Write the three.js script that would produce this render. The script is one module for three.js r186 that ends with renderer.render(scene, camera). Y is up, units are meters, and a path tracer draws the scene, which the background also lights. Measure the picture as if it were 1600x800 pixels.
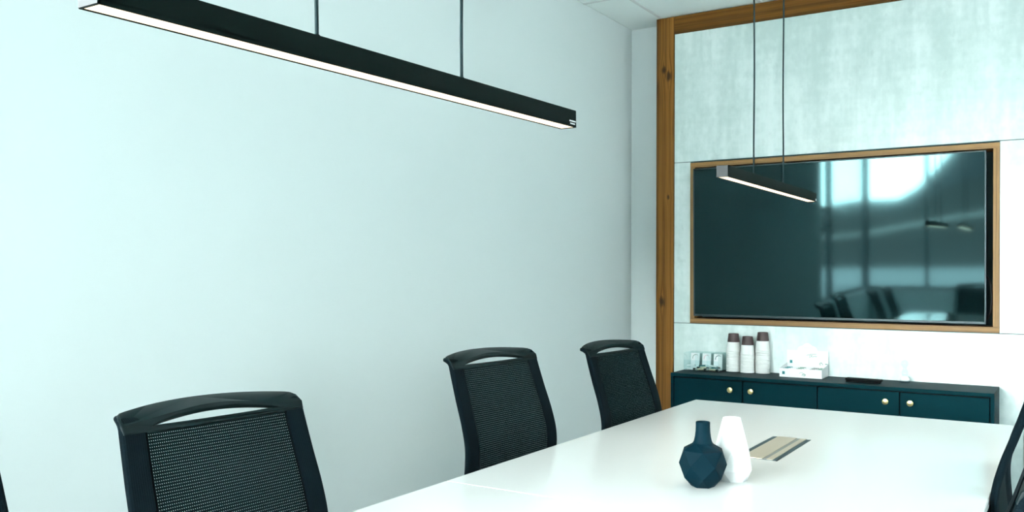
import * as THREE from 'three';
import { RoundedBoxGeometry } from 'three/addons/geometries/RoundedBoxGeometry.js';
import { mergeGeometries as mergeAll, toCreasedNormals } from 'three/addons/utils/BufferGeometryUtils.js';
import { RectAreaLightUniformsLib } from 'three/addons/lights/RectAreaLightUniformsLib.js';

// ---------------------------------------------------------------- camera, sky, exposure
const EYE = 1.30;
const scene = new THREE.Scene();
const camera = new THREE.PerspectiveCamera(2 * Math.atan(400 / 1391.36) * 180 / Math.PI, 2, 0.02, 3000);
camera.position.set(0, EYE, 0);
camera.rotation.set(0, 0.5649, 0.0027, 'YXZ');
camera.setViewOffset(1600, 800, 0, -28.18, 1600, 800);
camera.updateProjectionMatrix();

const renderer = new THREE.WebGLRenderer({ antialias: true });
renderer.toneMapping = THREE.LinearToneMapping;
renderer.toneMappingExposure = 1.03;
renderer.shadowMap.enabled = true;
RectAreaLightUniformsLib.init();

{ // hazy sky, brightest towards the horizon all round
  const h = 256, w = 8, d = new Float32Array(w * h * 4);
  for (let j = 0; j < h; j++) {
    const el = ((j + 0.5) / h - 0.5) * 180, k = el < 0 ? 1 : 0.26 + 0.74 * Math.exp(-Math.pow(el / 15, 2));
    for (let i = 0; i < w; i++) d.set([0.90 * k, k, (0.985 + 0.08 * (1 - k)) * k, 1], (j * w + i) * 4);
  }
  const t = new THREE.DataTexture(d, w, h, THREE.RGBAFormat, THREE.FloatType); t.mapping = THREE.EquirectangularReflectionMapping; t.magFilter = THREE.LinearFilter; t.needsUpdate = true;
  scene.background = t;
}
scene.backgroundIntensity = 92;

// ---------------------------------------------------------------- helpers
let seed = 12345;
const rnd = () => { seed = (seed * 1664525 + 1013904223) >>> 0; return seed / 4294967296; };
const L = (r, g, b) => new THREE.Color().setRGB(r, g, b);
const V = (x, y, z) => new THREE.Vector3(x, y, z);
const taken = {};
function numbered(n) { const k = taken[n] = (taken[n] ?? -1) + 1; return k ? n + '_' + String(k).padStart(3, '0') : n; }
function shade(o) { o.traverse((c) => { if (c.isMesh) { c.castShadow = true; c.receiveShadow = true; } }); return o; }
function part(name, geo, mat, parent, pos, rot) {
  const m = new THREE.Mesh(geo, mat); m.name = name; m.castShadow = m.receiveShadow = true;
  if (pos) m.position.set(...pos); if (rot) m.rotation.set(...rot);
  parent.add(m); return m;
}
function thing(name, label, category, pos = [0, 0, 0], turn = 0, group) {
  const o = new THREE.Group(); o.name = numbered(name); o.position.set(...pos); o.rotation.y = turn;
  o.userData = { label, category }; if (group) o.userData.group = group;
  scene.add(o); return o;
}
function solo(name, geo, mat, label, category, pos, group) {
  const m = part(numbered(name), geo, mat, scene, pos); m.userData = { label, category }; if (group) m.userData.group = group; return m;
}
function struct(name, geo, mat, label, category, pos) {
  const m = geo ? part(name, geo, mat, scene, pos) : new THREE.Group();
  if (!geo) { m.name = name; scene.add(m); if (pos) m.position.set(...pos); }
  m.userData = { kind: 'structure', label, category }; return m;
}
const mergeGeometries = (list) => mergeAll(list.map((g) => g.index ? g.toNonIndexed() : g));
// uv in metres by the way each face points
function muv(geo, s = 1, ox = 0, oy = 0) {
  const g = geo.index ? geo.toNonIndexed() : geo, p = g.attributes.position, uv = new Float32Array(p.count * 2);
  const a = V(0, 0, 0), b = V(0, 0, 0), c = V(0, 0, 0);
  for (let i = 0; i < p.count; i += 3) {
    a.fromBufferAttribute(p, i); b.fromBufferAttribute(p, i + 1); c.fromBufferAttribute(p, i + 2);
    const n = b.clone().sub(a).cross(c.clone().sub(a)); const x = Math.abs(n.x), y = Math.abs(n.y), z = Math.abs(n.z);
    [a, b, c].forEach((q, k) => {
      let u, v; if (z >= x && z >= y) { u = q.x; v = q.y; } else if (x >= y) { u = q.z; v = q.y; } else { u = q.x; v = q.z; }
      uv[(i + k) * 2] = u / s + ox; uv[(i + k) * 2 + 1] = v / s + oy;
    });
  }
  g.setAttribute('uv', new THREE.BufferAttribute(uv, 2)); return g;
}
const box = (x0, x1, y0, y1, z0, z1) => muv(new THREE.BoxGeometry(x1 - x0, y1 - y0, z1 - z0).translate((x0 + x1) / 2, (y0 + y1) / 2, (z0 + z1) / 2));
const rbox = (x0, x1, y0, y1, z0, z1, r = 0.003, n = 2) => muv(new RoundedBoxGeometry(x1 - x0, y1 - y0, z1 - z0, n, r).translate((x0 + x1) / 2, (y0 + y1) / 2, (z0 + z1) / 2));
const tube = (pts, r, n = 24, m = 8) => new THREE.TubeGeometry(new THREE.CatmullRomCurve3(pts), n, r, m, false);
const lathe = (pts, n = 32) => new THREE.LatheGeometry(pts.map(([r, y]) => new THREE.Vector2(r, y)), n);

// tileable value noise
function noiseTable(n) { const t = new Float32Array(n * n); for (let i = 0; i < n * n; i++) t[i] = rnd(); return t; }
const NT = 64, table = noiseTable(NT);
function vnoise(x, y, px, py) {
  const xi = Math.floor(x), yi = Math.floor(y), fx = x - xi, fy = y - yi, sx = fx * fx * (3 - 2 * fx), sy = fy * fy * (3 - 2 * fy);
  const at = (i, j) => table[((((j % py) + py) % py) % NT) * NT + ((((i % px) + px) % px) % NT)];
  const a = at(xi, yi), b = at(xi + 1, yi), c = at(xi, yi + 1), d = at(xi + 1, yi + 1);
  return (a + (b - a) * sx) * (1 - sy) + (c + (d - c) * sx) * sy;
}
function fbm(u, v, px, py, oct = 5) { let s = 0, a = 0.5, t = 0; for (let o = 0; o < oct; o++) { s += a * vnoise(u * px, v * py, px, py); t += a; a *= 0.5; px *= 2; py *= 2; } return s / t; }
function texture(w, h, fn, srgb = true) {
  const d = new Uint8Array(w * h * 4);
  for (let j = 0; j < h; j++) for (let i = 0; i < w; i++) { const c = fn(i / w, j / h); const k = (j * w + i) * 4; d[k] = Math.max(0, Math.min(255, c[0])); d[k + 1] = Math.max(0, Math.min(255, c[1])); d[k + 2] = Math.max(0, Math.min(255, c[2])); d[k + 3] = 255; }
  const t = new THREE.DataTexture(d, w, h); t.wrapS = t.wrapT = THREE.RepeatWrapping; t.magFilter = THREE.LinearFilter; t.minFilter = THREE.LinearMipmapLinearFilter; t.generateMipmaps = true;
  if (srgb) t.colorSpace = THREE.SRGBColorSpace; t.needsUpdate = true; return t;
}
const mix = (a, b, t) => a.map((x, i) => x + (b[i] - x) * t);
const sm = (a, b, x) => { const t = Math.max(0, Math.min(1, (x - a) / (b - a))); return t * t * (3 - 2 * t); };
const mat = (color, roughness = 0.6, more = {}) => new THREE.MeshPhysicalMaterial({ color, roughness, ...more });
const rep = (t, x, y, ox = 0, oy = 0) => { const c = t.clone(); c.repeat.set(x, y); c.offset.set(ox, oy); c.needsUpdate = true; return c; };

// ---------------------------------------------------------------- materials
const plasterBump = texture(256, 256, (u, v) => { const n = 255 * (0.5 * fbm(u, v, 32, 32, 3) + 0.5 * fbm(u, v, 8, 8, 4)); return [n, n, n]; }, false);
const concreteTex = texture(1024, 1024, (u, v) => {
  const big = fbm(u, v, 3, 2, 5), streak = fbm(u + 0.03 * big, v, 26, 3, 5), fine = fbm(u, v, 60, 48, 3), cross = fbm(u, v, 4, 40, 4);
  const n = 0.46 * big + 0.3 * streak + 0.14 * fine + 0.1 * cross, t = sm(0.3, 0.68, n);
  const pit = sm(0.74, 0.8, fbm(u + 0.37, v + 0.1, 40, 30, 3)) * 5;
  return mix([204, 214, 211], [241, 244, 243], t).map((c) => c - pit);
});
const wood = (knots, lo, hi) => texture(256, 1024, (u, v) => {
  let du = 0, dark = 0;
  for (const [kx, ky, r] of knots) { const dx = u - kx, dy = (v - ky) * 13, q = Math.hypot(dx, dy); du += 0.1 * Math.sign(dx) * Math.exp(-q * q / (r * r * 5)); dark += sm(1.2, 0.2, Math.hypot(dx / r, dy / r) + 0.7 * (fbm(u, v, 16, 64, 3) - 0.5)); }
  const x = u - du, warp = fbm(x, v, 3, 4, 4);
  const ring = fbm(x + 0.12 * warp, v, 14, 2, 4), pore = fbm(x, v, 64, 12, 3), band = fbm(x + 0.05, v, 5, 1, 3), crack = sm(0.035, 0.0, Math.abs(fbm(x, v, 5, 3, 3) - 0.47)) * sm(0.56, 0.7, fbm(u, v + 0.5, 2, 5, 2));
  let c = mix(lo, hi, sm(0.25, 0.75, 0.5 * ring + 0.3 * band + 0.2 * pore));
  c = c.map((q) => q - sm(0.6, 0.78, pore) * 26);
  return mix(c, [42, 26, 14], Math.min(1, dark * 0.85 + crack * 0.6));
});
const postTex = wood([[0.36, 0.888, 0.12], [0.6, 0.874, 0.16], [0.3, 0.40, 0.17], [0.6, 0.62, 0.07]], [82, 53, 20], [138, 97, 48]);
const linerTex = wood([], [112, 76, 30], [160, 118, 62]), beamTex = wood([], [72, 46, 16], [120, 82, 36]);
const meshHole = texture(32, 32, (u, v) => { const a = Math.abs(u - 0.5) / 0.19, b = Math.abs(v - 0.5) / 0.13; const o = Math.pow(a, 3) + Math.pow(b, 3) < 1 ? 0 : 255; return [o, o, o]; }, false);
const weaveBump = texture(32, 32, (u, v) => { const n = 128 + 90 * Math.sin(v * Math.PI * 2) * Math.cos(u * Math.PI * 2 + (v > 0.5 ? Math.PI : 0)); return [n, n, n]; }, false);
const carpetTex = texture(256, 256, (u, v) => { const n = fbm(u, v, 60, 60, 3) * 60; return [165 + n, 170 + n, 170 + n]; });
const grassTex = texture(512, 512, (u, v) => { const n = fbm(u, v, 12, 12, 6), m = fbm(u + 0.3, v, 40, 40, 4); return mix([38, 70, 40], [88, 112, 70], sm(0.3, 0.7, 0.6 * n + 0.4 * m)); });

const M = {
  wall: mat(L(0.685, 0.745, 0.74), 0.85, { bumpMap: rep(plasterBump, 2, 2), bumpScale: 0.0004 }),
  ceiling: mat(L(0.88, 0.94, 0.92), 0.95, { bumpMap: rep(plasterBump, 4, 4), bumpScale: 0.0006 }),
  grid: mat(L(0.72, 0.74, 0.73), 0.6),
  concrete: mat(L(0.94, 1, 0.985), 0.32, { map: rep(concreteTex, 0.7, 0.7) }),
  post: mat(L(0.96, 0.88, 0.74), 0.55, { specularIntensity: 0.25, map: rep(postTex, 1 / 0.13, 1 / 2.84, 0.4515) }),
  beam: mat(L(0.96, 0.88, 0.74), 0.55, { specularIntensity: 0.25, map: (() => { const t = rep(beamTex, 1 / 0.13, 1 / 2.4); t.rotation = Math.PI / 2; return t; })() }),
  liner: mat(L(0.95, 0.95, 0.95), 0.5, { map: rep(linerTex, 8, 0.6) }),
  linerFlat: mat(L(0.95, 0.95, 0.95), 0.5, { map: (() => { const t = rep(linerTex, 8, 0.6); t.rotation = Math.PI / 2; return t; })() }),
  nicheBlack: mat(L(0.012, 0.05, 0.055), 0.7),
  bezel: mat(L(0.02, 0.035, 0.04), 0.35, { metalness: 0.3 }),
  screen: mat(L(0.0004, 0.003, 0.0035), 0.048, { ior: 1.42, specularColor: L(0.5, 0.95, 1) }),
  tvBack: mat(L(0.008, 0.01, 0.012), 0.5),
  cable: mat(L(0.006, 0.008, 0.01), 0.5),
  navy: mat(L(0.0002, 0.0105, 0.015), 0.5, { specularIntensity: 0.2, specularColor: L(0.25, 0.9, 1) }),
  brass: mat(L(0.66, 0.52, 0.25), 0.28, { metalness: 1 }),
  table: mat(L(0.76, 0.765, 0.755), 0.2, { clearcoat: 0.15, clearcoatRoughness: 0.12 }),
  steel: mat(L(0.25, 0.27, 0.28), 0.4, { metalness: 0.8 }),
  plate: mat(L(0.60, 0.53, 0.43), 0.42, { metalness: 0.55 }),
  plateGrey: mat(L(0.26, 0.27, 0.25), 0.45, { metalness: 0.5 }),
  plateDark: mat(L(0.02, 0.045, 0.055), 0.5),
  vaseDark: mat(L(0.0002, 0.0105, 0.0175), 0.6, { flatShading: true, specularIntensity: 0.12 }),
  vaseWhite: mat(L(0.86, 0.87, 0.86), 0.55, { flatShading: true }),
  lampBlack: mat(L(0.0006, 0.0035, 0.003), 0.5, { specularIntensity: 0.05 }),
  lampCap: mat(L(0.004, 0.007, 0.008), 0.35, { specularIntensity: 0.25 }),
  cord: mat(L(0.002, 0.012, 0.014), 0.6, { specularIntensity: 0.3 }),
  chairPlastic: mat(L(0.001, 0.006, 0.007), 0.45, { specularIntensity: 0.2 }),
  chairBand: mat(L(0.0008, 0.004, 0.006), 0.8, { specularIntensity: 0.1, bumpMap: rep(weaveBump, 200, 160), bumpScale: 0.001 }),
  chairMesh: mat(L(0.0008, 0.006, 0.007), 0.9, { specularIntensity: 0.1, alphaMap: meshHole, alphaTest: 0.5, side: THREE.DoubleSide }),
  chairSeat: mat(L(0.003, 0.012, 0.015), 0.95, { specularIntensity: 0.3 }),
  cupWhite: mat(L(0.82, 0.82, 0.79), 0.6),
  cupBrown: mat(L(0.05, 0.026, 0.026), 0.55),
  acrylic: mat(L(0.93, 0.98, 0.98), 0.03, { transmission: 1, thickness: 0, ior: 1.45 }),
  carton: mat(L(0.88, 0.89, 0.88), 0.6),
  tealInk: mat(L(0.01, 0.16, 0.17), 0.6),
  greenInk: mat(L(0.2, 0.33, 0.26), 0.6),
  paper: mat(L(0.85, 0.86, 0.86), 0.7),
  paperPink: mat(L(0.82, 0.55, 0.58), 0.7),
  paperCream: mat(L(0.75, 0.66, 0.45), 0.7),
  inkDark: mat(L(0.01, 0.025, 0.03), 0.6),
  black: mat(L(0.0005, 0.0015, 0.002), 0.5, { specularIntensity: 0.15 }),
  glass: mat(L(0.97, 0.99, 0.99), 0.02, { transmission: 1, thickness: 0.003, ior: 1.45 }),
  pane: mat(L(0.97, 0.99, 0.985), 0.0, { transmission: 1, thickness: 0, ior: 1.3 }),
  blind: mat(L(0.9, 0.92, 0.92), 1, { transmission: 0.34, thickness: 0, side: THREE.DoubleSide }),
  windowFrame: mat(L(0.06, 0.075, 0.08), 0.5),
  carpet: mat(L(1, 1, 1), 1, { map: rep(carpetTex, 1.5, 1.5) }),
  skirting: mat(L(0.7, 0.72, 0.72), 0.5),
  ground: mat(L(0.38, 0.40, 0.40), 0.95),
  grass: mat(L(0.03, 0.06, 0.055), 1, { map: rep(grassTex, 0.03, 0.03) }),
  mountain: mat(L(0.003, 0.014, 0.018), 1),
  road: mat(L(0.5, 0.5, 0.48), 0.9),
};

// ---------------------------------------------------------------- room shell
const XL = -2.374, XR = 2.2, ZF = -5.15, ZB = 2.90, HC = EYE + 1.539, T = 0.15;
struct('floor', box(XL - T, XR + T, -0.12, 0, ZF - T, ZB + T), M.carpet, 'pale grey floor under the conference table', 'floor');  // floor is out of view; its pale tone is chosen to bounce light upward
{
  const c = struct('ceiling', box(XL - T, XR + T, HC + 0.022, HC + 0.16, ZF - T, ZB + T), M.ceiling, 'white suspended ceiling of square tiles', 'ceiling');
  const gx = [XL]; for (let x = -2.11; x < XR; x += 0.6) gx.push(x); gx.push(XR);
  const gz = [ZF]; for (let z = -4.5; z < ZB; z += 0.6) gz.push(z); gz.push(ZB);
  for (let i = 0; i + 1 < gx.length; i++) for (let j = 0; j + 1 < gz.length; j++)
    part('ceiling_tile', box(gx[i] + 0.004, gx[i + 1] - 0.004, HC, HC + 0.02, gz[j] + 0.004, gz[j + 1] - 0.004), M.ceiling, c);
  for (const x of gx.slice(1, -1)) part('grid_bar', box(x - 0.010, x + 0.010, HC - 0.003, HC + 0.0215, ZF, ZB), M.grid, c);
  for (const z of gz.slice(1, -1)) part('grid_bar', box(XL, XR, HC - 0.0028, HC + 0.0213, z - 0.010, z + 0.010), M.grid, c);
}
const HS = 0.82, HH = 2.76;            // window sill and head heights
const wz0 = 0.21, wz1 = 2.90, wzm = 0.86;          // the window in the plaster wall, its bays parted at wzm
{
  const g = mergeGeometries([
    box(XL - T, XL, 0, HC + 0.1, ZF - T, wz0),
    box(XL - T, XL, 0, HS, wz0, wz1), box(XL - T, XL, HH, HC + 0.1, wz0, wz1)]);
  struct('wall_left', g, M.wall, 'long plain off-white plaster wall beside the row of mesh chairs', 'wall');
}
const rz0 = -4.3, rz1 = -1.5, rs = HS, rh = HH;          // unseen window facing the plaster wall, placed to light it
struct('wall_right', mergeGeometries([box(XR, XR + T, 0, HC + 0.1, ZF - T, rz0), box(XR, XR + T, 0, HC + 0.1, rz1, ZB + T), box(XR, XR + T, 0, rs, rz0, rz1), box(XR, XR + T, rh, HC + 0.1, rz0, rz1)]), M.wall, 'plain plaster wall facing the long white wall', 'wall');
struct('wall_front', box(XL, XR, 0, HC + 0.1, ZF - T, ZF), M.wall, 'off-white plaster wall behind the wood framed feature panel', 'wall');
const WX0 = XL - 0.04, WX1 = -0.50;
{
  const g = mergeGeometries([box(XL - T, XR, 0, HS, ZB, ZB + T), box(XL - T, XR, HH, HC + 0.1, ZB, ZB + T), box(WX1, XR, HS, HH, ZB, ZB + T)]);
  struct('wall_back', g, M.wall, 'window wall opposite the television', 'wall');
}
{
  const w = struct('window_1', null, null, 'wide window with dark frame opposite the television', 'window');
  const zc = ZB + 0.07, f = 0.028;
  const xs = [WX0, -1.67, WX1];
  part('window_frame', box(WX0, WX1, HS, HS + 0.05, zc - f, zc + f), M.windowFrame, w);
  part('window_frame', box(WX0, WX1, HH - 0.05, HH, zc - f, zc + f), M.windowFrame, w);
  xs.forEach((x, i) => part('mullion', box(i === 0 ? x : x - 0.02, i === xs.length - 1 ? x : x + 0.02, HS + 0.05, HH - 0.05, zc - f, zc + f), M.windowFrame, w));
  for (let i = 0; i + 1 < xs.length; i++) part('pane', new THREE.PlaneGeometry(xs[i + 1] - xs[i] - 0.05, HH - HS - 0.09).translate((xs[i] + xs[i + 1]) / 2, (HS + HH) / 2, zc), M.pane, w);
  part('corner_post', box(XL - 0.10, XL - 0.041, HS, HH, ZB + 0.041, ZB + 0.10), M.windowFrame, w);
  part('window_sill', rbox(XL + 0.06, WX1 + 0.03, HS - 0.025, HS, ZB - 0.05, zc - f, 0.004), M.skirting, w);
}
{
  const w = struct('window_2', null, null, 'window with a narrow transomed bay and a wide bay at the end of the plaster wall', 'window');
  const xc = XL - 0.07, f = 0.028, hs = [HS, 1.62, 1.86, HH];
  part('window_frame', box(xc - f, xc + f, HS, HH, wz0, wz0 + 0.05), M.windowFrame, w);
  part('window_frame', box(xc - f, xc + f, HS, HH, wz1 - 0.01, wz1 + 0.04), M.windowFrame, w);
  part('window_frame', box(xc - f, xc + f, HS, HS + 0.05, wzm + 0.05, wz1 - 0.01), M.windowFrame, w);
  part('window_frame', box(xc - f, xc + f, HH - 0.05, HH, wzm + 0.05, wz1 - 0.01), M.windowFrame, w);
  part('mullion', box(xc - f, xc + f, HS, HH, wzm - 0.05, wzm + 0.05), M.windowFrame, w);
  hs.forEach((h, i) => part('transom', box(xc - f, xc + f, i === 0 ? h : h - 0.02, i === 3 ? h : h + 0.02, wz0 + 0.05, wzm - 0.05), M.windowFrame, w));
  for (let i = 0; i < 3; i++) part('pane', new THREE.PlaneGeometry(wzm - wz0 - 0.07, hs[i + 1] - hs[i] - 0.03).rotateY(Math.PI / 2).translate(xc, (hs[i] + hs[i + 1]) / 2, (wz0 + wzm) / 2 + 0.01), M.pane, w);
  part('pane', new THREE.PlaneGeometry(wz1 - wzm - 0.07, HH - HS - 0.09).rotateY(Math.PI / 2).translate(xc, (HS + HH) / 2, (wz1 + wzm) / 2 - 0.01), M.pane, w);
  part('window_sill', rbox(xc + f, XL + 0.05, HS - 0.025, HS, wz0, wz1, 0.004), M.skirting, w);
}
{
  const w = struct('window_3', null, null, 'unseen wide window behind a white roller blind, placed to light the long plaster wall', 'window');
  const xc = XR + 0.07, f = 0.028, zs = [rz0, (rz0 + rz1) / 2, rz1];
  part('window_frame', box(xc - f, xc + f, rs, rs + 0.04, rz0, rz1), M.windowFrame, w);
  part('window_frame', box(xc - f, xc + f, rh - 0.04, rh, rz0, rz1), M.windowFrame, w);
  zs.forEach((z, i) => part('mullion', box(xc - f, xc + f, rs + 0.04, rh - 0.04, i === 0 ? z : z - 0.025, i === 2 ? z : z + 0.025), M.windowFrame, w));
  for (let i = 0; i < 2; i++) part('pane', new THREE.PlaneGeometry(zs[i + 1] - zs[i] - 0.045, rh - rs - 0.07).rotateY(Math.PI / 2).translate(xc, (rs + rh) / 2, (zs[i] + zs[i + 1]) / 2), M.pane, w);
  const rb = thing('unseen_roller_blind', 'unseen white translucent roller blind, softening the window light on the plaster wall', 'blind', [XR + 0.02, rh - 0.03, (rz0 + rz1) / 2]);  // blind out of view, chosen to spread soft daylight over the plaster wall
  part('roller', new THREE.CylinderGeometry(0.018, 0.018, rz1 - rz0 - 0.04, 20).rotateX(Math.PI / 2), M.skirting, rb);
  part('fabric', new THREE.PlaneGeometry(rz1 - rz0 - 0.01, rh - rs - 0.05).rotateY(-Math.PI / 2).translate(0, -(rh - rs) / 2 + 0.03, 0), M.blind, rb);
  part('bottom_bar', rbox(-0.008, 0.008, rs - rh + 0.032, rs - rh + 0.05, -(rz1 - rz0) / 2 + 0.01, (rz1 - rz0) / 2 - 0.01, 0.004), M.skirting, rb);
  part('window_sill', rbox(XR - 0.02, xc - f, rs - 0.02, rs, rz0, rz1, 0.004), M.skirting, w);
}
struct('baseboard_left', rbox(XL, XL + 0.014, 0, 0.08, ZF, ZB, 0.003), M.skirting, 'low skirting along the long plaster wall', 'baseboard');
struct('baseboard_right', rbox(XR - 0.014, XR, 0, 0.08, ZF, ZB, 0.003), M.skirting, 'low skirting along the wall facing the plaster wall', 'baseboard');

// ---------------------------------------------------------------- wood framed concrete feature wall with the television niche
const FP = -5.0;                          // its front plane
const yTop = HC - 0.004, yBeam = EYE + 1.4325, yJ1 = EYE + 0.6645, yJ0 = EYE - 0.2877;
const PX0 = -2.1387, PX1 = -2.0269, QX0 = -0.2130, QX1 = -0.1010;   // posts
const NX0 = -1.9243, NX1 = -0.3206, NY0 = EYE - 0.2852, NY1 = EYE + 0.6573, LT = 0.029;
{
  const w = struct('trim_1', null, null, 'oak framed feature wall of pale concrete panels around the television niche', 'feature wall');
  part('wood_post', rbox(PX0, PX1, 0.001, yTop, ZF, FP + 0.006, 0.002), M.post, w).userData.label = 'brown oak post with dark knots';
  part('wood_post', rbox(QX0, QX1, 0.001, yTop, ZF, FP + 0.006, 0.002), M.post, w);
  part('wood_beam', rbox(PX1 + 0.0008, QX0 - 0.0008, yBeam, yTop, ZF, FP + 0.006, 0.002), M.beam, w);
  const x0 = PX1 + 0.002, x1 = QX0 - 0.002, g = 0.0016, P = (a, b, c, d) => part('concrete_panel', rbox(a, b, c, d, ZF + 0.002, FP, 0.0012, 1), M.concrete, w);
  P(x0, x1, yJ1 + g, yBeam - 0.002);
  P(x0, NX0 - 0.001, yJ0 + g, yJ1 - g);
  P(NX1 + 0.001, x1, yJ0 + g, yJ1 - g);
  P(x0, x1, 0.002, yJ0 - g);
  part('joint_backing', mergeGeometries([box(x0, x1, yJ1 - 0.004, yJ1 + 0.004, FP - 0.02, FP - 0.004), box(x0, x1, yJ0 - 0.004, yJ0 + 0.004, FP - 0.02, FP - 0.004)]), M.nicheBlack, w);
  part('niche_liner', rbox(NX0, NX1, NY1 - LT, NY1, ZF + 0.02, FP + 0.003, 0.0015), M.linerFlat, w);
  part('niche_liner', rbox(NX0, NX1, NY0, NY0 + LT, ZF + 0.02, FP + 0.003, 0.0015), M.linerFlat, w);
  part('niche_liner', rbox(NX0, NX0 + LT, NY0 + LT, NY1 - LT, ZF + 0.02, FP + 0.003, 0.0015), M.liner, w);
  part('niche_liner', rbox(NX1 - LT, NX1, NY0 + LT, NY1 - LT, ZF + 0.02, FP + 0.003, 0.0015), M.liner, w);
  part('niche_back', box(NX0, NX1, NY0, NY1, ZF + 0.002, ZF + 0.02), M.nicheBlack, w);
}
// ---------------------------------------------------------------- television
{
  const w = 1.513, h = 0.858, cx = -1.1325, cy = EYE + 0.187;
  const t = thing('television', 'large black wall television with glossy screen in the oak lined niche', 'television', [cx, cy, -4.955]);
  t.rotation.set(0.018, 0, 0);
  const b = 0.007;
  part('screen', box(-w / 2 + b, w / 2 - b, -h / 2 + 0.012, h / 2 - b, -0.008, -0.001), M.screen, t);
  part('bezel', mergeGeometries([rbox(-w / 2, w / 2, h / 2 - b, h / 2, -0.03, 0.001, 0.0015), rbox(-w / 2, w / 2, -h / 2, -h / 2 + 0.012, -0.03, 0.001, 0.0015),
    rbox(-w / 2, -w / 2 + b, -h / 2, h / 2, -0.03, 0.001, 0.0015), rbox(w / 2 - b, w / 2, -h / 2, h / 2, -0.03, 0.001, 0.0015)]), M.bezel, t);
  part('back_cover', rbox(-w / 2 + 0.01, w / 2 - 0.01, -h / 2 + 0.01, h / 2 - 0.01, -0.05, -0.009, 0.01), M.tvBack, t);
  part('wall_bracket', rbox(-0.25, 0.25, -0.2, 0.2, -0.168, -0.05, 0.004), M.steel, t);
  solo('power_cable', tube([V(-0.42, 1.10, -5.06), V(-0.385, 1.075, -5.05), V(-0.364, 1.12, -5.04), V(-0.359, 1.2, -5.04), V(-0.372, 1.28, -5.05), V(-0.42, 1.33, -5.06)], 0.006), M.cable, 'black cable looping out beside the television edge', 'cable');
}

// ---------------------------------------------------------------- sideboard
const CT = EYE - 0.5491, CX0 = -1.916, CX1 = -0.3196, CZ0 = -4.998, CZ1 = -4.6825;
{
  const t = thing('sideboard', 'long navy sideboard with round brass knobs under the television', 'sideboard', [(CX0 + CX1) / 2, 0, (CZ0 + CZ1) / 2]);
  const W = (CX1 - CX0) / 2, D = (CZ1 - CZ0) / 2, top = CT;
  part('top', rbox(-W, W, top - 0.018, top, -D, D, 0.0015), M.navy, t);
  part('side_panel', rbox(-W, -W + 0.016, 0.06, top - 0.018, -D, D - 0.001, 0.001), M.navy, t);
  part('side_panel', rbox(W - 0.016, W, 0.06, top - 0.018, -D, D - 0.001, 0.001), M.navy, t);
  part('carcass', box(-W + 0.016, W - 0.016, 0.06, top - 0.018, -D, D - 0.024), M.black, t);
  part('plinth', box(-W + 0.02, W - 0.02, 0, 0.06, -D + 0.02, D - 0.04), M.navy, t);
  const a = -W + 0.018, dw = (2 * W - 0.036) / 4;
  for (let i = 0; i < 4; i++) {
    const d = part('door', rbox(a + i * dw + 0.0028, a + (i + 1) * dw - 0.0028, 0.064, top - 0.0245, D - 0.021, D - 0.003, 0.0005, 1), M.navy, t);
    const kx = i % 2 === 0 ? a + (i + 1) * dw - 0.062 : a + i * dw + 0.05;
    const k = lathe([[0, 0], [0.006, 0], [0.006, 0.012], [0.010, 0.016], [0.0145, 0.019], [0.0155, 0.022], [0.0150, 0.0255], [0.0125, 0.0275], [0, 0.028]], 32).rotateX(Math.PI / 2);
    part('knob', k, M.brass, d, [kx, CT - 0.071, D - 0.003]).userData.label = 'round brass knob';
  }
}
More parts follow.
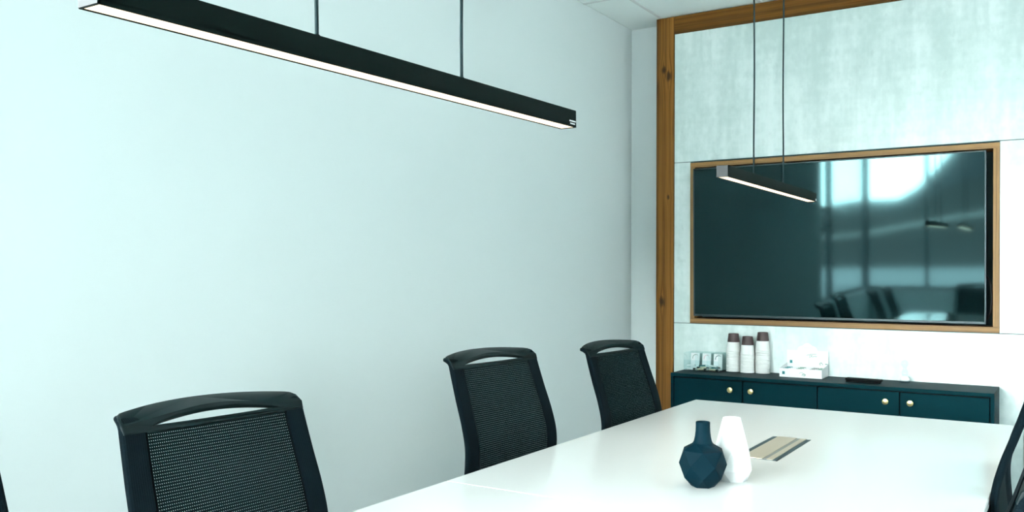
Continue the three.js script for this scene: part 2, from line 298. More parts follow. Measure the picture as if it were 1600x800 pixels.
// acrylic organiser with sachets
{
  const x0 = -1.906, x1 = -1.70, z0 = -4.99, z1 = -4.852, h = 0.102, w = x1 - x0, d = z1 - z0;
  const t = thing('acrylic_organiser', 'small clear acrylic box of sachets on the sideboard beside the oak post', 'organiser', [(x0 + x1) / 2, CT, (z0 + z1) / 2]);
  const p = (a, b, c, e, f, g, n) => part(n, rbox(a, b, c, e, f, g, 0.0006, 1), M.acrylic, t);
  p(-w / 2, w / 2, 0, 0.003, -d / 2, d / 2, 'base'); p(-w / 2, w / 2, 0.003, h, -d / 2, -d / 2 + 0.003, 'back_panel'); p(-w / 2, w / 2, 0.003, 0.06, d / 2 - 0.003, d / 2, 'front_panel');
  p(-w / 2, -w / 2 + 0.003, 0.003, h, -d / 2 + 0.003, d / 2 - 0.003, 'side_panel'); p(w / 2 - 0.003, w / 2, 0.003, h, -d / 2 + 0.003, d / 2 - 0.003, 'side_panel');
  for (const k of [-1, 1]) p(k * w / 6 - 0.001, k * w / 6 + 0.001, 0.003, h * 0.95, -d / 2 + 0.003, d / 2 - 0.003, 'divider');
  const cx = (x0 + x1) / 2, cz = (z0 + z1) / 2;
  const names = [['white card with a pale grey ring standing in the acrylic box', M.greenInk], ['white card with a pink ring standing in the acrylic box', M.paperPink], ['white card with a teal ring standing in the acrylic box', M.tealInk]];
  names.forEach(([lab, ink], i) => {
    const c = thing('sachet_card', lab, 'card', [cx + (i - 1) * w / 3, CT + 0.0032, cz - 0.022], 0, 'cards in the acrylic box'); c.rotation.x = -0.12;
    part('sheet', rbox(-0.026, 0.026, 0, 0.09, -0.004, 0.004, 0.0015), M.paper, c);
    part('ring_print', new THREE.TorusGeometry(0.019, 0.0016, 6, 24, Math.PI * 0.8).rotateZ(0.9).scale(1, 1, 0.3).translate(0.004, 0.062, 0.0042), ink, c);
  });
  const sach = [[-0.072, 0.004, 0.03, 0.05, 'white', M.paper], [-0.052, 0.012, 0.02, -0.25, 'white', M.paper], [-0.075, 0.022, 0.024, 0.4, 'white', M.paper], [-0.008, 0.004, 0.03, 0.1, 'cream', M.paperCream], [0.006, 0.013, 0.022, -0.3, 'cream', M.paperCream], [0.0, 0.024, 0.03, 0.5, 'dark teal', M.tealInk], [0.062, 0.004, 0.03, -0.05, 'cream', M.paperCream], [0.07, 0.014, 0.018, 0.2, 'teal', M.tealInk], [0.06, 0.024, 0.028, -0.35, 'white', M.paper]];
  const where = ['next to the oak post', 'in the middle compartment', 'next to the paper cups'], lvl = { 0.004: 'at the bottom', 0.012: 'mid pile', 0.013: 'mid pile', 0.014: 'mid pile' };
  sach.forEach(([x, y, z, r, col, m], i) => {
    const s = thing('sachet', `${col} stick sachet ${lvl[y] ?? 'on top'} in the acrylic compartment ${where[Math.floor(i / 3)]}`, 'sachet', [cx + x, CT + y, cz + z], 0, 'sachets in the acrylic box');
    s.rotation.set(0, r * 0.5, r * 0.16);
    part('packet', rbox(-0.024, 0.024, 0, 0.0075, -0.010, 0.010, 0.003), m, s);
    part('printed_end', rbox(0.012, 0.0245, -0.0002, 0.0077, -0.0102, 0.0102, 0.003), i % 3 === 2 ? M.paper : M.inkDark, s);
  });
}
// upturned paper cups in three stacks
{
  const Hc = 0.102, rim = 0.0405;
  const outer = (y) => rim - 0.0005 - (y / Hc) * 0.0125;
  const whiteG = lathe([[rim - 0.003, 0.001], [rim, 0], [rim + 0.0006, 0.0018], [rim, 0.0038], [outer(0.005), 0.005], [outer(0.054), 0.054], [outer(0.054) - 0.0006, 0.054], [outer(0.005) - 0.0012, 0.005], [rim - 0.003, 0.001]], 40);
  const brownG = lathe([[outer(0.054) + 0.0002, 0.054], [outer(Hc) + 0.0001, Hc], [outer(Hc) - 0.002, Hc + 0.0003], [outer(Hc) - 0.0025, Hc - 0.005], [0, Hc - 0.005]], 40);
  const stacks = [[-1.646, -4.952, 10, 'beside the acrylic box'], [-1.560, -4.935, 9, 'in the middle'], [-1.479, -4.952, 11, 'beside the tea carton']];
  for (const [x, z, n, where] of stacks) for (let k = 0; k < n; k++) {
    const topmost = k === n - 1;
    const c = thing('paper_cup', topmost ? `white paper cup with brown base, upturned on top of the stack ${where}` : `white paper cup rim nested under others in the stack ${where}`, 'paper cup', [x, CT + 0.0005 + k * 0.0125, z], 0, 'upturned paper cups on the sideboard');
    part('cup_wall', whiteG, M.cupWhite, c); part('cup_base', brownG, M.cupBrown, c).userData.label = 'dark brown cup base';
  }
}
// tea display carton
{
  const w = 0.222, d = 0.15, fh = 0.046, bh = 0.135;
  const t = thing('tea_carton', 'open white tea display carton with printed back panel on the sideboard', 'carton', [-1.243, CT, -4.912]);
  const c = 0.0012, p = (n, a, b, e, f, g, h) => part(n, rbox(a, b, e, f, g, h, 0.0004, 1), M.carton, t);
  p('front_panel', -w / 2, w / 2, 0, fh, d / 2 - 2 * c, d / 2); p('base', -w / 2, w / 2, 0, 2 * c, -d / 2, d / 2 - 2 * c);
  for (const s of [-1, 1]) {
    const sh = new THREE.Shape(); sh.moveTo(-d / 2, 0); sh.lineTo(d / 2 - 2 * c, 0); sh.lineTo(d / 2 - 2 * c, fh); sh.lineTo(-d / 2, fh + 0.018);
    part('side_panel', new THREE.ExtrudeGeometry(sh, { depth: 2 * c, bevelEnabled: false }).rotateY(-Math.PI / 2).translate(s > 0 ? w / 2 : -w / 2 + 2 * c, 0, 0), M.carton, t);
  }
  const bs = new THREE.Shape(); bs.moveTo(-w / 2, 0); bs.lineTo(w / 2, 0); bs.lineTo(w / 2, bh); bs.lineTo(0.055, bh); bs.quadraticCurveTo(0.052, bh + 0.022, 0.026, bh + 0.026); bs.quadraticCurveTo(0.012, bh + 0.04, 0, bh + 0.041); bs.quadraticCurveTo(-0.012, bh + 0.04, -0.026, bh + 0.026); bs.quadraticCurveTo(-0.052, bh + 0.022, -0.055, bh); bs.lineTo(-w / 2, bh);
  const back = part('back_panel', new THREE.ExtrudeGeometry(bs, { depth: 2 * c, bevelEnabled: false }).translate(0, 0, -d / 2), M.carton, t);
  const zf = -d / 2 + 2 * c + 0.0003, wr = (pts, z, r = 0.0009) => tube(pts.map(([x, y]) => V(x, y, z)), r, 30, 5);
  part('green_emblem', rbox(-0.095, -0.081, 0.062, 0.078, zf - 0.0004, zf + 0.0004, 0.0002, 1), M.tealInk, back);
  part('script_print', mergeGeometries([wr([[-0.004, 0.108], [0.012, 0.113], [0.034, 0.116], [0.05, 0.115]], zf), wr([[0.016, 0.113], [0.013, 0.104], [0.012, 0.098], [0.017, 0.097]], zf), wr([[0.02, 0.104], [0.027, 0.108], [0.022, 0.109], [0.021, 0.102], [0.028, 0.1], [0.034, 0.106], [0.036, 0.102], [0.042, 0.107], [0.046, 0.101], [0.05, 0.107]], zf)]), M.greenInk, back);
  part('small_print', mergeGeometries([new THREE.TorusGeometry(0.006, 0.0016, 5, 16, 4.6).translate(0.072, 0.065, zf), wr([[0.079, 0.06], [0.084, 0.064]], zf, 0.0014), rbox(0.094, 0.107, 0.063, 0.067, zf - 0.0004, zf + 0.0004, 0.0002, 1)]), M.greenInk, back);
  part('crest_print', wr([[-0.03, bh + 0.012], [-0.02, bh + 0.016], [-0.01, bh + 0.012], [0, bh + 0.016], [0.01, bh + 0.012], [0.02, bh + 0.016], [0.03, bh + 0.012]], zf, 0.0006), M.plate, back);
  const zq = d / 2 + 0.0003;
  part('green_emblem', rbox(-0.096, -0.082, 0.014, 0.03, zq - 0.0004, zq + 0.0004, 0.0002, 1), M.tealInk, t);
  part('leaf_print', mergeGeometries([wr([[-0.006, 0.022], [0.004, 0.028], [0.014, 0.024], [0.022, 0.016]], zq), wr([[0.008, 0.013], [0.016, 0.02], [0.026, 0.018], [0.024, 0.012], [0.014, 0.012]], zq, 0.0016)]), M.greenInk, t);
  const cols = ['teal edged', 'plain white', 'pale green', 'plain white', 'grey edged', 'pale green'], ms = [M.tealInk, M.paper, M.greenInk, M.paper, M.plateGrey, M.greenInk];
  for (let i = 0; i < 6; i++) for (let k = 0; k < 3; k++) {
    const s = thing('tea_sachet', `${cols[i]} tea envelope in carton slot ${['next to the paper cups', 'second from the paper cups', 'third from the paper cups', 'third from the black remote', 'second from the black remote', 'next to the black remote'][i]}`, 'tea bag', [-1.243 + (i - 2.5) * 0.0355, CT + 0.003, -4.912 + 0.045 - k * 0.042], 0, 'tea envelopes in the carton'); s.rotation.x = -0.35;
    part('envelope', rbox(-0.0155, 0.0155, 0, 0.042, -0.005, 0.005, 0.002), M.paper, s);
    part('printed_edge', rbox(-0.0156, 0.0156, 0.037, 0.0425, -0.0052, 0.0052, 0.0018), ms[i], s);
  }
}
// remote control and glass timer
{
  const t = thing('remote_control', 'slim black remote control lying on the navy sideboard', 'remote control', [-0.915, CT, -4.80], -0.06);
  part('lower_shell', rbox(-0.084, 0.082, 0, 0.008, -0.022, 0.022, 0.003), M.black, t);
  part('upper_shell', rbox(-0.088, 0.088, 0.0085, 0.021, -0.024, 0.020, 0.004), M.black, t);
  for (let i = 0; i < 8; i++) for (let j = 0; j < 2; j++) part('button', rbox(-0.07 + i * 0.012, -0.063 + i * 0.012, 0.0205, 0.0222, -0.012 + j * 0.014, -0.006 + j * 0.014, 0.0008, 1), M.plateDark, t);
}
{
  const t = thing('glass_timer', 'small hourglass shaped glass ornament on the sideboard past the remote', 'ornament', [-0.742, CT, -4.935]);
  part('base_ring', lathe([[0, 0], [0.024, 0], [0.026, 0.003], [0.025, 0.007], [0, 0.007]], 32), M.plateDark, t);
  part('white_foot', lathe([[0, 0.007], [0.0235, 0.007], [0.0245, 0.014], [0.021, 0.024], [0.014, 0.031], [0, 0.032]], 32), M.cupWhite, t);
  part('glass_bulb', lathe([[0.010, 0.031], [0.015, 0.04], [0.017, 0.05], [0.010, 0.066], [0.007, 0.072], [0.012, 0.08], [0.0185, 0.09], [0.019, 0.1], [0.014, 0.109], [0.005, 0.114], [0, 0.115]], 32), M.acrylic, t);
}

// ---------------------------------------------------------------- conference table
const TT = EYE - 0.5602, TX0 = -1.4403, TX1 = -0.185, TZ0 = -3.814, TZS = -1.9415, TZ1 = -0.07;
{
  const t = thing('conference_table', 'long white conference table in two joined halves with grey steel legs', 'table', [(TX0 + TX1) / 2, 0, TZS]);
  const W = (TX1 - TX0) / 2;
  for (const [z0, z1] of [[TZ0 - TZS, -0.0012], [0.0012, TZ1 - TZS]]) {
    part('tabletop', rbox(-W, W, TT - 0.025, TT, z0, z1, 0.0025, 3), M.table, t);
    part('edge_band', box(-W - 0.0006, -W + 0.001, TT - 0.023, TT - 0.003, z0 + 0.003, z1 - 0.003), M.table, t);
    part('edge_band', box(W - 0.001, W + 0.0006, TT - 0.023, TT - 0.003, z0 + 0.003, z1 - 0.003), M.table, t);
    const m = (z0 + z1) / 2;
    for (const k of [-1, 1]) part('apron', box(k * 0.2 - 0.015, k * 0.2 + 0.015, TT - 0.075, TT - 0.026, z0 + 0.1, z1 - 0.1), M.steel, t);
    for (const e of [-1, 1]) {
      for (const k of [-1, 1]) part('leg', rbox(k * 0.1 - 0.025, k * 0.1 + 0.025, 0.03, TT - 0.076, m + e * 0.38 - 0.03, m + e * 0.38 + 0.03, 0.004), M.steel, t);
      part('cross_bar', rbox(-0.35, 0.35, TT - 0.076, TT - 0.026, m + e * 0.38 - 0.02, m + e * 0.38 + 0.02, 0.004), M.steel, t);
      part('foot_bar', rbox(-0.14, 0.14, 0, 0.03, m + e * 0.38 - 0.14, m + e * 0.38 + 0.14, 0.008), M.steel, t);
    }
  }
}
// cable hatch in the tabletop
{
  const w = 0.128, l = 0.405;
  const t = thing('cable_hatch', 'beige metal cable hatch with dark slots set in the white tabletop', 'cable hatch', [-0.822, TT, -2.888]);
  const s = (a, b, y, m, n) => part(n, rbox(-w / 2 + a * w, -w / 2 + b * w, 0.0002, y, -l / 2 + 0.003, l / 2 - 0.003, 0.0006, 1), m, t);
  part('rim', box(-w / 2, w / 2, 0, 0.0012, -l / 2, l / 2), M.plateDark, t);
  s(0.01, 0.125, 0.0018, M.plateDark, 'brush_slot'); s(0.14, 0.64, 0.0032, M.plate, 'lid'); s(0.65, 0.73, 0.0024, M.plateGrey, 'hinge_strip'); s(0.74, 0.885, 0.0032, M.plate, 'lid_strip'); s(0.90, 0.99, 0.0018, M.plateDark, 'brush_slot');
}
// vases
function ringsGeo(rings) {           // rings: [y, radius, count, turn]; neighbours joined by triangles
  const pos = [], P = rings.map(([y, r, n, a]) => Array.from({ length: n }, (_, i) => { const q = a + i / n * Math.PI * 2; return [Math.cos(q) * r, y, Math.sin(q) * r]; }));
  const ang = (r, i) => r[3] + i / r[2] * Math.PI * 2;
  for (let k = 0; k + 1 < rings.length; k++) {
    const A = rings[k], B = rings[k + 1]; let i = 0, j = 0;
    let j0 = 0; while (ang(B, j0) < ang(A, 0) - Math.PI / B[2]) j0++;
    while (i < A[2] || j < B[2]) {
      const a = P[k][i % A[2]], b = P[k + 1][(j + j0) % B[2]];
      if (j >= B[2] || (i < A[2] && ang(A, i + 1) + 1e-6 < ang(B, j + j0 + 1) + 1e-9)) { const c = P[k][(i + 1) % A[2]]; pos.push(...a, ...b, ...c); i++; }
      else { const c = P[k + 1][(j + j0 + 1) % B[2]]; pos.push(...a, ...b, ...c); j++; }
    }
  }
  const g = new THREE.BufferGeometry(); g.setAttribute('position', new THREE.Float32BufferAttribute(pos, 3));
  g.setAttribute('uv', new THREE.Float32BufferAttribute(new Float32Array(pos.length / 3 * 2), 2)); g.computeVertexNormals(); return g;
}
{
  const t = thing('bottle_vase', 'dark teal faceted vase with round narrow neck on the white table', 'vase', [-0.834, TT, -2.262]);
  const f = Math.PI / 6;
  part('faceted_body', ringsGeo([[0.0002, 0.0005, 6, 0], [0.0002, 0.030, 6, 0], [0.026, 0.0545, 6, f], [0.060, 0.0625, 6, 0], [0.097, 0.057, 6, f], [0.112, 0.030, 12, 0], [0.116, 0.0255, 12, 0]]), M.vaseDark, t, null, [0, 0.35, 0]);
  const sm2 = M.vaseDark.clone(); sm2.flatShading = false;
  part('neck', lathe([[0.0262, 0.1145], [0.0232, 0.121], [0.0208, 0.132], [0.0192, 0.146], [0.0186, 0.160], [0.0188, 0.1695], [0.018, 0.1708], [0.0165, 0.170], [0.016, 0.150], [0.018, 0.125], [0.0001, 0.112]], 40), sm2, t);
}
{
  const t = thing('cone_vase', 'white faceted cone shaped vase beside the dark vase on the table', 'vase', [-0.795, TT, -2.379]);
  const g = ringsGeo([[0.0002, 0.0005, 8, 0], [0.0002, 0.041, 8, 0.2], [0.032, 0.057, 8, 0.2 + Math.PI / 8], [0.082, 0.046, 8, 0.2], [0.166, 0.0245, 16, 0.2], [0.1695, 0.0235, 16, 0.2], [0.1695, 0.0205, 16, 0.2], [0.12, 0.024, 16, 0.2], [0.05, 0.03, 16, 0.2], [0.049, 0.0005, 16, 0.2]]);
  part('faceted_body', g, M.vaseWhite, t, null, [0, 0.5, 0]);
}

// ---------------------------------------------------------------- pendant lamps
const glow = new THREE.MeshStandardMaterial({ color: 0x000000, emissive: L(1, 0.82, 0.56), emissiveIntensity: 2.0, roughness: 0.6 });
function pendant(label, zc, yb, wires, tilt, marks) {
  const len = 1.0, h = 0.033, w = 0.034;
  const t = thing('pendant_lamp', label, 'pendant lamp', [-0.838, yb, zc], 0, 'linear pendants over the table');
  const hs = part('housing', mergeGeometries([rbox(-w / 2, w / 2, 0.004, h, -len / 2, len / 2, 0.0008, 1), box(-w / 2, -w / 2 + 0.002, 0, 0.006, -len / 2, len / 2), box(w / 2 - 0.002, w / 2, 0, 0.006, -len / 2, len / 2), box(-w / 2, w / 2, 0, 0.006, -len / 2, -len / 2 + 0.002), box(-w / 2, w / 2, 0, 0.006, len / 2 - 0.002, len / 2)]), M.lampBlack, t, null, [tilt, 0, 0]);
  for (const e of [-1, 1]) part('end_cap', box(-w / 2 + 0.0008, w / 2 - 0.0008, 0.0008, h - 0.0008, e > 0 ? len / 2 : -len / 2 - 0.0012, e > 0 ? len / 2 + 0.0012 : -len / 2), M.lampCap, t, null, [tilt, 0, 0]);
  const df = part('diffuser', box(-w / 2 + 0.002, w / 2 - 0.002, 0.0012, 0.0035, -len / 2 + 0.002, len / 2 - 0.002), glow, t, null, [tilt, 0, 0]);
  df.userData.label = 'glowing warm white diffuser';
  const l = new THREE.RectAreaLight(new THREE.Color().setRGB(1, 0.86, 0.66), 42, w - 0.005, len - 0.005); l.name = 'lamp_light';
  l.position.set(0, -0.0005, 0); l.rotation.set(-Math.PI / 2 + tilt, 0, 0); t.add(l);
  // wording too small to read, two short rows of white marks
  const rows = mergeGeometries(marks.flatMap(([y, z0, n, st]) => Array.from({ length: n }, (_, i) => box(w / 2 - 0.0002, w / 2 + 0.0003, y, y + 0.0026, z0 + i * st, z0 + i * st + st * 0.66))));
  part('lettering', rows, M.paper, hs).userData.label = 'two tiny rows of white lettering';
  for (const z of wires) {
    const y0 = h - Math.sin(tilt) * z - 0.002, y1 = HC - yb - 0.003, k = (rnd() - 0.5) * 0.004;
    part('suspension_cord', tube([V(0, y0, z), V(k, y0 + 0.1, z), V(-k, y0 + 0.3, z + k), V(k, y0 + 0.6, z), V(0, y1 - 0.2, z), V(0, y1, z)], 0.0026, 40, 8), M.cord, t);
    part('cord_grip', lathe([[0, 0], [0.006, 0], [0.006, 0.004], [0.003, 0.007], [0, 0.007]], 20), M.lampBlack, t, [0, y0 + 0.001, z]);
    part('ceiling_cup', lathe([[0, 0], [0.02, 0], [0.022, -0.004], [0.02, -0.014], [0, -0.016]], 24), M.lampBlack, t, [0, y1 + 0.0, z]);
  }
}
pendant('long black linear pendant lamp with lettering, hung over the table half without vases', -1.027, EYE + 0.276, [0.182, -0.142], 0.017, [[0.0095, -0.4975, 9, 0.0028], [0.0045, -0.4945, 7, 0.0028]]);
pendant('long black linear pendant lamp hung in front of the television', -2.92, EYE + 0.273, [0.211, -0.112], 0, [[0.0075, -0.497, 4, 0.003], [0.0035, -0.497, 4, 0.003]]);

// ---------------------------------------------------------------- office chairs
// local frame: +x is where the sitter faces, origin on the floor under the seat column; the backrest stands at x = -BX
const BX = 0.21, BW = 0.235;
function profile() {                     // (forward, height) of the backrest surface, bottom to lip
  return new THREE.CatmullRomCurve3([V(-0.022, 0.50, 0), V(-0.002, 0.58, 0), V(0.010, 0.67, 0), V(0.012, 0.75, 0), V(-0.004, 0.82, 0), V(-0.032, 0.90, 0), V(-0.055, 0.97, 0), V(-0.0625, 0.993, 0), V(-0.070, 1.006, 0), V(-0.084, 1.0125, 0), V(-0.11, 1.015, 0), V(-0.16, 1.017, 0)], false, 'centripetal');
}
const prof = profile(); prof.arcLengthDivisions = 600;
const PL = prof.getLength();
const sAt = (h) => { let lo = 0, hi = PL; for (let i = 0; i < 40; i++) { const m = (lo + hi) / 2; prof.getPointAt(m / PL).y < h ? lo = m : hi = m; } return lo; };
const S_TOP = sAt(0.990);
function onBack(u, s, n = 0) {           // u metres sideways, s metres along the profile, n metres out of the back
  const q = Math.max(0, Math.min(1, s / PL)), p = prof.getPointAt(q), t = prof.getTangentAt(q);
  const fx = t.y, fy = -t.x, bow = 0.012 * (u / BW) ** 2;
  const wide = 1.035 - 0.065 * Math.max(0, Math.min(1.2, (p.y - 0.72) / 0.28));
  return V(-BX + p.x + fx * (bow - n), p.y + fy * (bow - n), u * wide);
}
function sheet(u0, u1, s0, s1, nu, ns, thick, back = 0, uvs = 0.005) {
  const front = [], uv = [], idx = [];
  const put = (p, a, b) => { front.push(p.x, p.y, p.z); uv.push(a, b); };
  const layers = thick > 0 ? 2 : 1;
  for (let l = 0; l < layers; l++) for (let j = 0; j <= ns; j++) for (let i = 0; i <= nu; i++) {
    const u = u0 + (u1 - u0) * i / nu, s = s0 + (s1 - s0) * j / ns; put(onBack(u, s, back + l * thick), u / uvs, s / (uvs * 1.25));
  }
  const N = (nu + 1) * (ns + 1), id = (l, i, j) => l * N + j * (nu + 1) + i;
  for (let j = 0; j < ns; j++) for (let i = 0; i < nu; i++) {
    idx.push(id(0, i, j), id(0, i, j + 1), id(0, i + 1, j), id(0, i + 1, j), id(0, i, j + 1), id(0, i + 1, j + 1));
    if (layers === 2) idx.push(id(1, i, j), id(1, i + 1, j), id(1, i, j + 1), id(1, i + 1, j), id(1, i + 1, j + 1), id(1, i, j + 1));
  }
  if (layers === 2) {
    for (let j = 0; j < ns; j++) for (const i of [0, nu]) idx.push(id(0, i, j), id(1, i, j), id(0, i, j + 1), id(1, i, j), id(1, i, j + 1), id(0, i, j + 1));
    for (let i = 0; i < nu; i++) for (const j of [0, ns]) idx.push(id(0, i, j), id(0, i + 1, j), id(1, i, j), id(1, i, j), id(0, i + 1, j), id(1, i + 1, j));
  }
  const g = new THREE.BufferGeometry(); g.setAttribute('position', new THREE.Float32BufferAttribute(front, 3)); g.setAttribute('uv', new THREE.Float32BufferAttribute(uv, 2)); g.setIndex(idx); g.computeVertexNormals(); return g;
}
// a band with rounded cross-section that follows the side of the back and turns over into the lip
function sideBand(sgn) {
  const ns = 60, pos = [], idx = [], uv = [], s1 = S_TOP + 0.050;
  const ua = 0.178, ub = BW, th = 0.020, ring = [];
  for (let k = 0; k < 8; k++) { const a = k / 7; ring.push([ua + (ub - 0.010 - ua) * a, 0.0]); }
  for (let k = 1; k <= 8; k++) { const a = k / 8 * Math.PI; ring.push([ub - 0.010 + Math.sin(a) * 0.010, th / 2 - Math.cos(a) * th / 2]); }
  for (let k = 1; k <= 5; k++) { const a = k / 5; ring.push([ub - 0.010 + (ua + 0.022 - ub + 0.010) * a, th - 0.006 * a]); }
  const R = ring.length;
  for (let j = 0; j <= ns; j++) {
    const s = 0.0 + s1 * j / ns;
    const pull = s > S_TOP + 0.01 ? 0.010 * ((s - S_TOP - 0.01) / 0.04) ** 2 : 0;
    const thin = s > S_TOP ? 1 - 0.35 * (s - S_TOP) / 0.05 : 1;
    for (const [u, n] of ring) { const p = onBack(sgn * (u - pull * (u - ua) / (ub - ua)), s, n * thin); pos.push(p.x, p.y, p.z); uv.push(u, s); }
  }
  for (let j = 0; j < ns; j++) for (let k = 0; k < R; k++) {
    const a = j * R + k, b = j * R + (k + 1) % R, c = a + R, d = b + R;
    sgn > 0 ? idx.push(a, b, c, b, d, c) : idx.push(a, c, b, b, c, d);
  }
  for (const j of [0, ns]) for (let k = 1; k + 1 < R; k++) idx.push(j * R, j * R + k, j * R + k + 1);
  const g = new THREE.BufferGeometry(); g.setAttribute('position', new THREE.Float32BufferAttribute(pos, 3)); g.setAttribute('uv', new THREE.Float32BufferAttribute(uv, 2)); g.setIndex(idx); g.computeVertexNormals(); return g;
}
function topRail() {
  const sh = new THREE.Shape(), b = 0.088, e = 0.051, pts = [];
  const N = 26, arc = (u, half, top, side) => side + (top - side) * (1 - (u / half) ** 2);
  pts.push([-BW + 0.006, 0.0]); for (let i = 0; i <= 20; i++) pts.push([-0.215 + 0.43 * i / 20, 0.0]); pts.push([BW - 0.006, 0]);
  pts.push([BW - 0.003, 0.014], [BW - 0.006, 0.028], [BW - 0.012, 0.040], [BW - 0.020, 0.047]);
  for (let i = 0; i <= N; i++) { const u = 0.205 - 0.41 * i / N; pts.push([u, arc(u, 0.205, b, e)]); }
  pts.push([-BW + 0.020, 0.047], [-BW + 0.012, 0.040], [-BW + 0.006, 0.028], [-BW + 0.003, 0.014]);
  sh.setFromPoints(pts.map(([x, y]) => new THREE.Vector2(x, y)));
  const hole = new THREE.Path(), hp = [];
  for (let i = 0; i <= 20; i++) hp.push([-0.165 + 0.33 * i / 20, 0.009]);
  for (let i = 1; i < 20; i++) { const u = 0.165 - 0.33 * i / 20; hp.push([u, 0.009 + 0.020 * (1 - (u / 0.165) ** 2) ** 0.8]); }
  hole.setFromPoints(hp.map(([x, y]) => new THREE.Vector2(x, y))); sh.holes.push(hole);
  const g = new THREE.ExtrudeGeometry(sh, { depth: 0.009, bevelEnabled: true, bevelThickness: 0.004, bevelSize: 0.004, bevelOffset: -0.002, bevelSegments: 3, curveSegments: 8 });
  const p = g.attributes.position;
  for (let i = 0; i < p.count; i++) { const q = onBack(p.getX(i), S_TOP + p.getY(i) * 0.98, 0.0135 - (p.getZ(i) + 0.004) * 0.9); p.setXYZ(i, q.x, q.y + 0.021 * (1 - (p.getX(i) / BW) ** 2) * sm(0.006, 0.045, p.getY(i)), q.z); }
  g.computeVertexNormals(); return toCreasedNormals(g, 0.7);
}
function makeChair(lift) {
  const t = new THREE.Group();
  part('mesh_back', mergeGeometries([0, 0.0008].map((n) => sheet(-0.190, 0.190, 0.01, S_TOP + 0.004, 24, 60, 0, n))), M.chairMesh, t, [-0.004, 0, 0]).userData.label = 'black see-through woven mesh';
  part('side_band', sideBand(1), M.chairBand, t); part('side_band', sideBand(-1), M.chairBand, t);
  part('top_rail', topRail(), M.chairPlastic, t).userData.label = 'glossy black rail with a hand slot';
  part('bottom_rail', sheet(-0.19, 0.19, 0, 0.035, 20, 4, 0.018), M.chairPlastic, t);
  part('back_support', tube([V(-BX - 0.06, 0.66, 0), V(-BX - 0.08, 0.56, 0), V(-BX - 0.055, 0.45, 0), V(-BX + 0.08, 0.405, 0), V(0, 0.40, 0)], 0.018, 24, 10), M.chairPlastic, t);
  const seat = new RoundedBoxGeometry(0.44, 0.06, 0.47, 5, 0.028), p = seat.attributes.position;
  for (let i = 0; i < p.count; i++) { const x = p.getX(i), z = p.getZ(i); p.setY(i, p.getY(i) - 0.012 * Math.max(0, x / 0.22) ** 3 + 0.012 * (z / 0.235) ** 2); }
  seat.computeVertexNormals();
  part('seat', seat, M.chairSeat, t, [0.03, 0.455, 0]);
  part('seat_pan', rbox(-0.12, 0.14, 0.385, 0.425, -0.1, 0.1, 0.012, 3), M.chairPlastic, t);
  for (const c of t.children) c.position.y += lift;
  part('gas_column', lathe([[0, 0.09], [0.025, 0.09], [0.025, 0.25], [0.014, 0.252], [0.014, 0.39 + lift], [0, 0.39 + lift]], 24), M.steel, t);
  part('base_hub', lathe([[0, 0.065], [0.04, 0.065], [0.045, 0.1], [0.03, 0.12], [0, 0.12]], 24), M.chairPlastic, t);
  const wheel = lathe([[0, -0.008], [0.02, -0.008], [0.025, -0.004], [0.025, 0.004], [0.02, 0.008], [0, 0.008]], 20).rotateX(Math.PI / 2);
  for (let i = 0; i < 5; i++) {
    const a = i / 5 * Math.PI * 2 + 0.3, c = Math.cos(a), s = Math.sin(a);
    const arm = part('base_arm', tube([V(c * 0.03, 0.095, s * 0.03), V(c * 0.16, 0.085, s * 0.16), V(c * 0.27, 0.06, s * 0.27)], 0.016, 10, 8), M.chairPlastic, t);
    for (const k of [-1, 1]) part('caster', wheel, M.chairPlastic, arm, [c * 0.272 - s * 0.012 * k, 0.0255, s * 0.272 + c * 0.012 * k], [0, -a + Math.PI / 2 + 0, 0]);
  }
  return t;
}
const protos = {};
function chair(label, x, z, turn, lift = 0) {      // x, z: where the middle of the backrest stands
  const c = (protos[lift] ??= makeChair(lift)).clone(); c.name = numbered('office_chair');
  c.position.set(x + Math.cos(turn) * BX, 0, z - Math.sin(turn) * BX); c.rotation.y = turn;
  c.userData = { label, category: 'office chair', group: 'mesh office chairs around the table' }; scene.add(c); return c;
}
chair('black mesh office chair along the plaster wall, at the table corner by the window', -1.50, -0.58, -0.03);
chair('black mesh office chair along the plaster wall, second from the table end by the window', -1.497, -1.278, -0.06, -0.008);
chair('black mesh office chair along the plaster wall, just past the seam in the tabletop', -1.545, -2.43, -0.07, 0.014);
chair('black mesh office chair along the plaster wall, next to the oak post', -1.478, -3.20, -0.05, -0.004);
chair('black mesh office chair across from the plaster wall, level with the cable hatch', -0.158, -2.77, Math.PI);
chair('black mesh office chair across from the plaster wall, with no vase or hatch beside it', -0.118, -1.60, Math.PI);
chair('black mesh office chair at the table end by the window', -0.80, 0.02, Math.PI / 2);

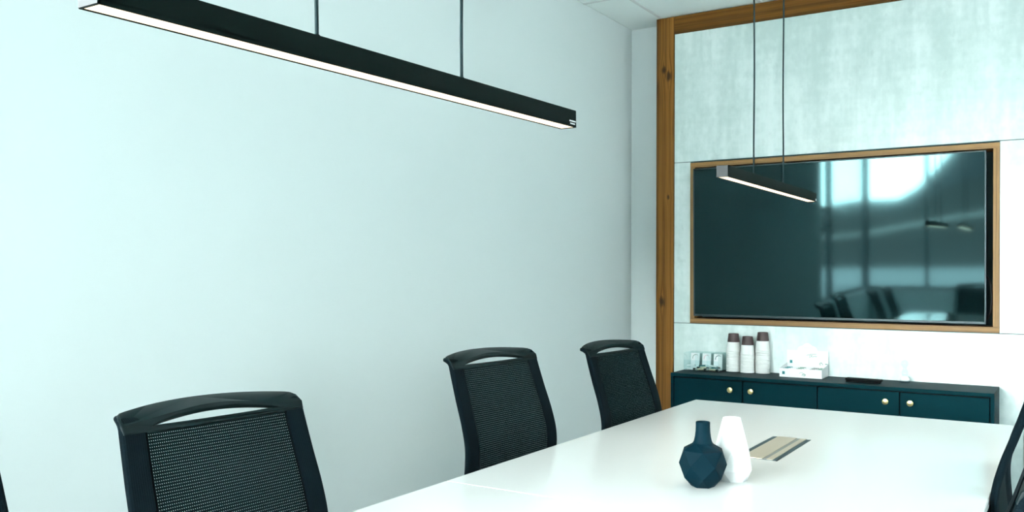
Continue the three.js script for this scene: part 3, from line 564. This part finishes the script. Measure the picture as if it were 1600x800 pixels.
// ---------------------------------------------------------------- outside the windows
const ease = (a) => sm(75, 40, a);  // out-of-view slopes fall away here, letting low sky light the plaster wall
const hillEl = (a) => 1.2 + 0.7 * sm(-40, -14, a) + (3.2 * sm(-13, -3, a) + 3.0 * sm(-4, 20, a)) * ease(a) - 0.7 * sm(60, 120, a) + 0.25 * Math.sin(a * Math.PI / 9);
const mtEl = (a) => 1.4 + 0.8 * sm(-20, -10, a) + (5.4 * sm(-9.5, -3.5, a) + 3 * sm(-3, 25, a)) * ease(a) - 0.8 * sm(60, 120, a) + 0.3 * Math.sin(a * Math.PI / 6 + 1);
function terrain(r0, r1, nr, el, rough) {
  const a0 = -180, a1 = 180, na = 360, pos = [], uv = [], idx = [];
  for (let j = 0; j <= nr; j++) for (let i = 0; i <= na; i++) {
    const a = a0 + (a1 - a0) * i / na, q = j / nr, r = r0 + (r1 - r0) * q, top = Math.tan(el(a) * Math.PI / 180) * r1 + EYE;
    const y = -0.15 + (top + 0.15) * (0.15 * q + 0.85 * q * q) + rough * q * (1 - q) * 4 * (fbm(i / na, q * 0.5, 30, 12, 4) - 0.5);
    const x = Math.sin(a * Math.PI / 180) * r, z = Math.cos(a * Math.PI / 180) * r; pos.push(x, y, z); uv.push(x, z);
  }
  for (let j = 0; j < nr; j++) for (let i = 0; i < na; i++) { const p = j * (na + 1) + i; idx.push(p, p + 1, p + na + 1, p + 1, p + na + 2, p + na + 1); }
  const g = new THREE.BufferGeometry(); g.setAttribute('position', new THREE.Float32BufferAttribute(pos, 3)); g.setAttribute('uv', new THREE.Float32BufferAttribute(uv, 2)); g.setIndex(idx); g.computeVertexNormals(); return g;
}
const outside = (n, g, m, l, c) => struct(n, g, m, l, c);
outside('ground', new THREE.RingGeometry(0.01, 2400, 96).rotateX(-Math.PI / 2).translate(0, -0.16, 0), M.ground, 'pale forecourt outside the window, mirrored in the television', 'ground');
outside('hill', terrain(48, 240, 24, (a) => Math.min(hillEl(a), mtEl(a)) * 0.8, 2), M.grass, 'green hillside beyond the window, mirrored in the television', 'hill');
outside('mountain', terrain(260, 900, 16, mtEl, 8), M.mountain, 'blue green mountain slope mirrored in the television', 'mountain');
{
  const pts = []; for (let a = -40; a <= 40; a += 4) { const r = 110, e = 0.1 + 1.5 * sm(-15, -3, a) + 0.8 * sm(-3, 30, a); pts.push(V(Math.sin(a * Math.PI / 180) * r, EYE + Math.tan(e * Math.PI / 180) * r + 0.3, Math.cos(a * Math.PI / 180) * r)); }
  outside('road', tube(pts, 0.35, 80, 6).scale(1, 1, 1), M.road, 'pale line of a road wall crossing the hillside, mirrored in the television', 'road');
}
renderer.render(scene, camera);
